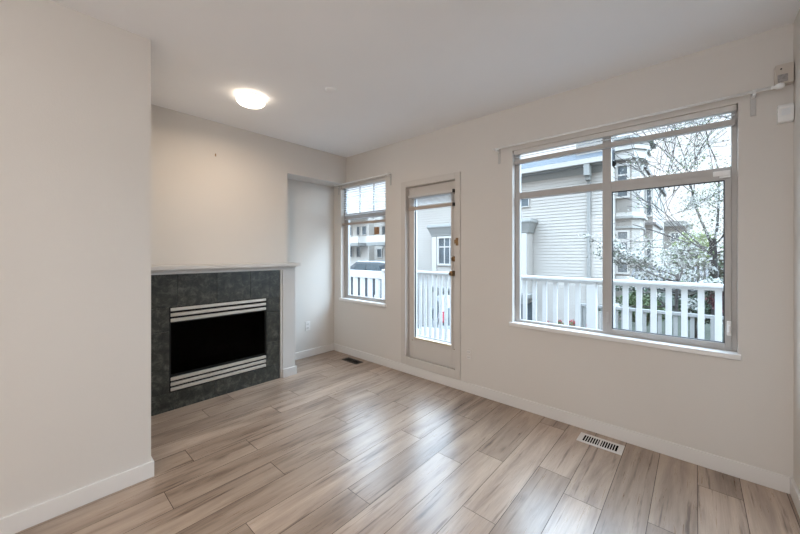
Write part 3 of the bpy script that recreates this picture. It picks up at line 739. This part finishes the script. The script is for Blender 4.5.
for x0, x1, z0, z1 in ((-2.05, -1.90, 3.0, 4.3), (-1.72, -1.58, 3.0, 4.3), (-2.05, -1.90, .7, 1.9), (-1.72, -1.58, .7, 1.9)): hwin(t4, x0, x1, z0, z1, 22.5, fw=.05)
t5 = thing('cottage', 'small distant pale blue-grey house beyond the garden', 'house', (-.9, 27, -.8))
bm = BM(); box(bm, -2.4, -.35, 26, 30, -.8, 2.95); obj('walls', bm, M['siding_far'], t5)
bm = BM(); prism(bm, [(-2.6, 2.92), (-.15, 2.92), (-.5, 3.22), (-2.2, 3.22)], (25.7, 30.2), 'Y'); obj('roof', bm, M['housetrim_grey'], t5)
hwin(t5, -1.10, -.74, 2.02, 2.50, 26, 2, (), fw=.08)

# building beyond the small window
t6 = thing('apartment_building', 'white stuccoed apartment block with balcony slabs seen through the small window', 'building', (-20, 18, -.87))
bm = BM(); box(bm, -30, -19.35, 18.0, 24, -.87, 6.2); box(bm, -19.35, -12.3, 18.6, 24, -.87, 6.2); obj('walls', bm, M['stucco'], t6)
for x0, x1, z in ((-23.5, -19.42, 1.98), (-18.45, -14, 1.98), (-23.5, -19.42, 4.3), (-18.45, -14, 4.3)):
    s_ = obj('balcony_slab', B1(x0, x1, 16.9, 18.6, z-.12, z+.12), M['housetrim_grey'], t6)
    obj('parapet', B1(x0, x1, 16.9, 17.0, z+.12, z+.62), M['stucco'], s_)
for x0, x1, z0, z1, y in ((-20.75, -20.40, 2.80, 3.45, 18), (-20.08, -19.62, 2.80, 3.45, 18), (-20.75, -20.35, 1.0, 1.80, 18), (-21.7, -21.3, 1.0, 1.8, 18), (-21.9, -21.4, 2.8, 3.45, 18)):
    hwin(t6, x0, x1, z0, z1, y, fw=.05)
hwin(t6, -18.95, -18.50, 1.0, 1.62, 18.6, fw=.09); hwin(t6, -18.4, -17.9, 2.75, 3.4, 18.6, fw=.07)

# neighbour's lower fence
f2 = thing('picket_fence', 'weathered grey-white picket fence beyond the balcony railing', 'fence', (0, 7, -.8))
Y = 7.0
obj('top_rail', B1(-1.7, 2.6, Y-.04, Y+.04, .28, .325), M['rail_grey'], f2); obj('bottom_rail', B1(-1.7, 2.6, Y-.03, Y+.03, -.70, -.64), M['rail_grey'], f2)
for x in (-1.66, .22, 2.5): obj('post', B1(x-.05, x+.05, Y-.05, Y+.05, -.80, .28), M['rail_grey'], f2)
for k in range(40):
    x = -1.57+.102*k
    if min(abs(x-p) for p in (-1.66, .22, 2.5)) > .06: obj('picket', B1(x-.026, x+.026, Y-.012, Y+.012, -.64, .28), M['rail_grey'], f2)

# slatted grey shed roof behind the fence
t = thing('garden_pergola', 'grey slatted pergola roof under the blossom behind the fence', 'pergola', (-.5, 10.3, -.8))
for k in range(16):
    x = -1.35+.11*k
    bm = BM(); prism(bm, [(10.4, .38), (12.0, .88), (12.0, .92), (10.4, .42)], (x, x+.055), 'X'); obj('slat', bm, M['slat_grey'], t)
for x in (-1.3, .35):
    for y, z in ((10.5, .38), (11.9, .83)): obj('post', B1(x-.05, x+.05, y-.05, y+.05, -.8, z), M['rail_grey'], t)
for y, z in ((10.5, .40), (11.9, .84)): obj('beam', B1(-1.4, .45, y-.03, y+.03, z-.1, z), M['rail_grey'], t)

# ------------------------------------------------------------------ plants
def leaf_quad(bm, p, s, rn, mi=0):
    d = Vector((rn.gauss(0, 1), rn.gauss(0, 1), rn.gauss(0, 1))).normalized(); u = d.orthogonal().normalized(); v = d.cross(u)
    a = rn.random()*6.28; u, v = u*math.cos(a)+v*math.sin(a), v*math.cos(a)-u*math.sin(a)
    m = d*s*.18
    f = bm.faces.new([bm.verts.new(q) for q in (p-u*s, p-v*s*.55+m, p+u*s, p+v*s*.55+m)]); f.material_index = mi
def blob_foliage(bm, c, r, n, s, rn, mi=0, squash=(1, 1, 1), hollow=.55):
    c = Vector(c)
    for _ in range(n):
        d = Vector((rn.gauss(0, 1), rn.gauss(0, 1), rn.gauss(0, 1))).normalized()
        k = r*(hollow+(1-hollow)*rn.random())*(1+.22*noise.noise(d*2.3+c))
        leaf_quad(bm, c+Vector((d.x*squash[0], d.y*squash[1], d.z*squash[2]))*k, s*(.6+.8*rn.random()), rn, mi)
def shrub(label, c, r, n, s, mat, cat='shrub', squash=(1, 1, 1), gz=-.8, name='garden_shrub', seed=1, flowers=None, core=True):
    rn = random.Random(seed); t = thing(name, label, cat, (c[0], c[1], gz))
    bm = BM()
    for k in range(5):
        o = Vector((rn.uniform(-.4, .4)*r, rn.uniform(-.4, .4)*r, rn.uniform(-.25, .3)*r))
        blob_foliage(bm, Vector(c)+Vector((o.x*squash[0], o.y*squash[1], o.z*squash[2])), r*.72, n//5, s, rn, 0, squash)
    obj('foliage', bm, mat, t)
    bm = BM()
    for k in range(5): tube(bm, (c[0]+rn.uniform(-.05, .05), c[1]+rn.uniform(-.05, .05), gz), (c[0]+rn.uniform(-.5, .5)*r, c[1]+rn.uniform(-.5, .5)*r, c[2]+rn.uniform(-.2, .3)*r), .03, .012, 7)
    obj('stems', bm, M['bark'], t)
    if flowers:
        bm = BM(); blob_foliage(bm, c, r*1.02, flowers[1], flowers[2], rn, 0, squash, .85); obj('flowers', bm, flowers[0], t, kind='stuff')
    return t

class Tree:
    def __init__(s, seed): s.r = random.Random(seed); s.segs = []; s.tips = []
    xmin = -9
    def grow(s, p, d, ln, rad, depth, spread=.55):
        if p.x < s.xmin+s.r.uniform(0, .5): return
        n = 4; q = Vector(p); d = Vector(d).normalized()
        for i in range(n):
            nd = (d+Vector((s.r.gauss(0, .13), s.r.gauss(0, .13), s.r.gauss(0, .09)+.02))).normalized()
            e = q+nd*ln/n; r1 = rad*(1-.12*(i+1))
            s.segs.append((q.copy(), e.copy(), rad*(1-.12*i), r1)); q = e; d = nd
            if depth > 0 and i >= 1 and s.r.random() < (.8 if depth != 3 else .6):
                sd = (d+Vector((s.r.gauss(0, spread), s.r.gauss(0, spread), s.r.gauss(0, spread*.7)+.1))).normalized()
                s.grow(q, sd, ln*s.r.uniform(.55, .8), r1*.55, depth-1, spread)
            if depth <= 1: s.tips.append(q.copy())
        if depth > 0: s.grow(q, d, ln*.75, rad*.5, depth-1, spread)
        else: s.tips.append(q.copy())
    def wood(s, mat, parent, name):
        bm = BM()
        for a, b, r1, r2 in s.segs: tube(bm, a, b, max(r1, .0045), max(r2, .004), 6 if r1 < .03 else 10, cap=False)
        return obj(name, bm, mat, parent)

ct = thing('cherry_tree', 'cherry tree in white blossom with dark branches right of the houses', 'tree', (.25, 8.6, -.8))
T = Tree(11); T.xmin = -1.05
base = Vector((.30, 8.6, -.8)); fork = Vector((.24, 8.55, 1.55))
T.segs += [(base, Vector((.27, 8.6, .5)), .075, .065), (Vector((.27, 8.6, .5)), fork, .065, .05)]
for d, ln, r in (((-.42, -.15, .95), 1.5, .050), ((.25, .1, 1), 1.5, .048), ((-.85, -.1, .38), 1.35, .036), ((-.6, .5, .55), 1.3, .034), ((.9, -.1, .5), 1.3, .036), ((.5, -.7, .7), 1.1, .03), ((-.35, -.8, .55), 1.1, .030), ((-.95, .2, .10), 1.2, .028)):
    T.grow(fork+Vector((0, 0, T.r.uniform(-.35, .1))), d, ln, r*.5, 4)
T.wood(M['bark'], ct, 'trunk')
rn = random.Random(5)
bm = BM(); bl = BM()
tips = T.tips
for p in tips:
    if p.x < -.35 and p.z > 1.5 and rn.random() < .6: continue
    low = max(0, min(1, (3.1-p.z)/1.6))
    right = max(0, min(1, (p.x+.9)/1.3))
    dens = .16+.9*low*right+.25*right+.3*low
    n = int(dens*7+rn.random())
    for _ in range(n):
        q = p+Vector((rn.gauss(0, .09), rn.gauss(0, .09), rn.gauss(0, .07)))
        leaf_quad(bm, q, rn.uniform(.012, .026), rn)
    for _ in range(int(n*.55)):
        q = p+Vector((rn.gauss(0, .10), rn.gauss(0, .10), rn.gauss(0, .08)))
        leaf_quad(bl, q, rn.uniform(.012, .026), rn)
for _ in range(760):
    d = Vector((rn.gauss(0, 1), rn.gauss(0, 1), rn.gauss(0, 1))).normalized()*rn.random()**.4
    p = Vector((.50+d.x*.85, 8.5+d.y*.8, 1.95+d.z*1.15))
    for _ in range(7): leaf_quad(bm if rn.random() < .62 else bl, p+Vector((rn.gauss(0, .06), rn.gauss(0, .06), rn.gauss(0, .045))), rn.uniform(.012, .026), rn)
obj('blossom', bm, M['petal'], ct, kind='stuff'); obj('leaves', bl, M['leaf_mid'], ct, kind='stuff')
print('tips', len(tips))

# flat-branched shrub with white flower layers behind the fence
dw = thing('dogwood', 'low spreading shrub with layers of white flowers behind the railing', 'shrub', (-.35, 8.0, -.8))
T2 = Tree(23)
for d, ln, r, z in (((-1, -.1, .10), .75, .02, .75), ((-.8, .3, .15), .7, .018, .55), ((.3, .3, .1), .5, .018, .65), ((.4, -.5, .2), .5, .016, .45), ((-.5, -.5, .25), .55, .016, .85), ((.2, .2, 1), .4, .02, .7), ((-.9, 0, -.02), .7, .016, .30), ((.2, .5, .0), .5, .016, .2), ((-.3, -.2, .3), .5, .016, .1)):
    T2.grow(Vector((-.25, 8.0, z)), d, ln, r, 2, .3)
T2.segs.append((Vector((-.30, 8.0, -.8)), Vector((-.25, 8.0, .9)), .035, .022))
T2.wood(M['bark'], dw, 'branches')
bm = BM(); bl = BM()
for p in T2.tips:
    if rn.random() < .36:
        for _ in range(7): leaf_quad(bm, p+Vector((rn.gauss(0, .06), rn.gauss(0, .06), rn.gauss(0, .016)+.03)), rn.uniform(.022, .042), rn)
    for _ in range(3): leaf_quad(bl, p+Vector((rn.gauss(0, .08), rn.gauss(0, .08), rn.gauss(0, .03)-.02)), rn.uniform(.022, .04), rn)
obj('flowers', bm, M['petal'], dw, kind='stuff'); obj('leaves', bl, M['leaf_dark'], dw, kind='stuff')

shrub('round dark green bush behind the picket fence at its left', (-.95, 9.35, .02), .50, 2600, .04, M['leaf_mid'], squash=(1, .8, .95), seed=3)
shrub('dark green bush under the cherry tree', (1.25, 9.6, .15), .68, 3000, .045, M['leaf_dark'], seed=4)
shrub('dark green spreading bush between the pergola and the picket fence', (.0, 9.75, .05), .34, 2200, .04, M['leaf_dark'], squash=(1.1, .8, 1), seed=14)
shrub('dark red-leaved bush at the right edge of the wide window', (.42, 7.75, .50), .30, 900, .03, M['leaf_red'], seed=6)
shrub('bronze-green hedge below the distant pale house', (.15, 16.3, .40), 1.1, 4500, .07, M['leaf_brown'], cat='hedge', squash=(1.3, .8, 1), seed=8, name='garden_hedge')
shrub('lime green young tree beyond the cherry branches', (.05, 14.5, 1.45), .62, 1500, .06, M['leaf_lime'], cat='tree', seed=9, name='young_tree')
shrub('wide green tree far behind the cherry tree', (2.2, 19, .9), 1.5, 5000, .09, M['leaf_mid'], cat='tree', seed=10, name='garden_tree')
# red flowers by the white facade
for k, (x, z) in enumerate(((-3.75, -1.22), (-3.35, -1.16), (-2.95, -1.10), (-2.6, -1.18))):
    shrub(['leftmost small red flowering shrub against the white siding', 'second red flowering shrub from the left against the white siding', 'tallest red flowering shrub against the white siding', 'red flowering shrub against the white siding nearest the downpipe'][k],
          (x, 11.6, z+.09), .15, 220, .04, M['leaf_mid'], seed=30+k, gz=GZ, flowers=(M['petal_red'], 90+60*(k == 2), .035))

# ------------------------------------------------------------------ cars
def car(label, loc, rz, paint, Lc=4.4, Wc=1.8, Hc=1.45, suv=False):
    t = thing('parked_car', label, 'car', loc, rz=rz)
    def add(nm, bm, m, par=t): return obj(nm, bm, m, par, world=False)
    zl = .28; zs = Hc*.60
    if suv: prof = [(-.5, .40), (-.49, .62), (-.44, .70), (-.27, .76), (-.10, 1.0), (.28, 1.0), (.43, .97), (.485, .66), (.5, .40)]
    else: prof = [(-.5, .36), (-.49, .52), (-.42, .60), (-.24, .66), (-.08, .98), (.12, 1.0), (.30, .93), (.42, .68), (.49, .64), (.5, .36)]
    secs = []
    bm = BM()
    def ring(y, inset, shrink):
        pts = [(a*Lc*(1-.0), zl)]
        return None
    top = [(x*Lc, max(zl+.01, z*Hc)) for x, z in prof]
    out = [(-.5*Lc+.03, zl)] + top + [(.5*Lc-.03, zl)]
    rings = []
    for y, k in ((-.5, .0), (-.485, .5), (-.44, 1), (.44, 1), (.485, .5), (.5, 0)):
        rr = []
        for x, z in out:
            zz = z
            yy = y*Wc
            if z > zs: # cabin leans inward
                yy *= 1-.22*(z-zs)/(Hc-zs)
            xx = x*(1-.015*(1-k)); zz = zl+(zz-zl)*(1-.03*(1-k))
            rr.append(bm.verts.new((xx, yy, zz)))
        rings.append(rr)
    n = len(out)
    for A, Bq in zip(rings, rings[1:]):
        for i in range(n): bm.faces.new((A[i], A[(i+1) % n], Bq[(i+1) % n], Bq[i]))
    bm.faces.new(rings[0][::-1]); bm.faces.new(rings[-1]); bmesh.ops.recalc_face_normals(bm, faces=bm.faces[:])
    for f in bm.faces: f.smooth = False
    add('body', bm, paint)
    # glass: side windows, windscreens
    cab = [(x*Lc, z*Hc) for x, z in prof if z*Hc > zs]
    cx = sum(p[0] for p in cab)/len(cab)
    bm = BM()
    lowz = zs+.03; tz = Hc*.93
    xa = min(p[0] for p in top if p[1] > zs)-.0; 
    x_f = -.20*Lc if not suv else -.22*Lc; x_f2 = -.095*Lc; x_r2 = .27*Lc if suv else .16*Lc; x_r = .42*Lc if suv else .33*Lc
    for s in (-1, 1):
        ya = s*(Wc*.5+.004)*(1-.22*(lowz-zs)/(Hc-zs)); yb = s*(Wc*.5+.006)*(1-.22*(tz-zs)/(Hc-zs))
        mid = (x_f2+x_r2)/2
        for (a, b, c_, d_) in ((x_f+.06, mid-.04, mid-.04, x_f2+.05), (mid+.04, x_r-.08, x_r2+.03, mid+.04)):
            q = [(a, ya, lowz), (b, ya, lowz), (c_, yb, tz), (d_, yb, tz)]
            v0 = [bm.verts.new(p) for p in q]; v1 = [bm.verts.new((p[0], p[1]-s*.02, p[2])) for p in q]
            bm.faces.new(v0); bm.faces.new(v1[::-1])
            for i in range(4): bm.faces.new((v0[i], v0[(i+1) % 4], v1[(i+1) % 4], v1[i]))
    bmesh.ops.recalc_face_normals(bm, faces=bm.faces[:]); add('side_window', bm, M['carglass'])
    def screen(p, q):
        (x0, z0), (x1, z1) = p, q; d = Vector((x1-x0, 0, z1-z0)); nrm = Vector((-d.z, 0, d.x)).normalized()
        if nrm.z < 0: nrm = -nrm
        bm = BM(); y0 = Wc*.43; y1 = Wc*.36
        a0, a1 = Vector((x0, 0, z0)).lerp(Vector((x1, 0, z1)), .1), Vector((x0, 0, z0)).lerp(Vector((x1, 0, z1)), .88)
        q4 = [a0+Vector((0, -y0, 0)), a0+Vector((0, y0, 0)), a1+Vector((0, y1, 0)), a1+Vector((0, -y1, 0))]
        v0 = [bm.verts.new(v+nrm*.008) for v in q4]; v1 = [bm.verts.new(v-nrm*.02) for v in q4]
        bm.faces.new(v0); bm.faces.new(v1[::-1])
        for i in range(4): bm.faces.new((v0[i], v0[(i+1) % 4], v1[(i+1) % 4], v1[i]))
        bmesh.ops.recalc_face_normals(bm, faces=bm.faces[:]); add('windscreen', bm, M['carglass'])
    P = [(x*Lc, z*Hc) for x, z in prof]
    screen(P[3], P[4]); screen(P[-2], P[-3]) if suv else screen(P[-3], P[-4])
    for sx_ in (-.32, .30):
        for s in (-1, 1):
            bm = BM(); y = s*Wc*.5
            lathe(bm, (sx_*Lc, y, .32), [(.20, -s*.20), (.31, -s*.20), (.32, -s*.16), (.32, s*.0), (.30, s*.012), (.19, s*.012)], 'Y', 24)
            wv = add('wheel', bm, M['tyre'])
            bm = BM(); lathe(bm, (sx_*Lc, y, .32), [(.18, s*.010), (.17, s*.018), (.05, s*.022)], 'Y', 20); add('hubcap', bm, M['nickel'], wv)
    for s in (-1, 1):
        bm = BM(); box(bm, .485*Lc-.01, .5*Lc+.004, s*Wc*.40-.12, s*Wc*.40+.12, Hc*(.74 if suv else .50), Hc*(.90 if suv else .60), bev=.01); add('tail_light', bm, M['petal_red'])
        bm = BM(); box(bm, -.5*Lc-.004, -.485*Lc, s*Wc*.36-.15, s*Wc*.36+.15, Hc*.42, Hc*.50, bev=.01); add('headlight', bm, M['plastic'])
    return t
car('dark grey-blue car parked beyond the railing seen in the small window', (-10.88, 10.4, -.87), R(4), M['car_dark'], 3.5, 1.85, 1.82, True)
car('silver car with red tail lights beyond the balcony seen through the door glass', (-5.75, 9.35, GZ), R(-50), M['car_silver'], 3.6, 1.75, 1.88, True)
car('white car parked closest to the balcony seen low in the door glass', (-5.0, 6.45, GZ), R(6), M['car_white'], 4.4, 1.8, 1.35)
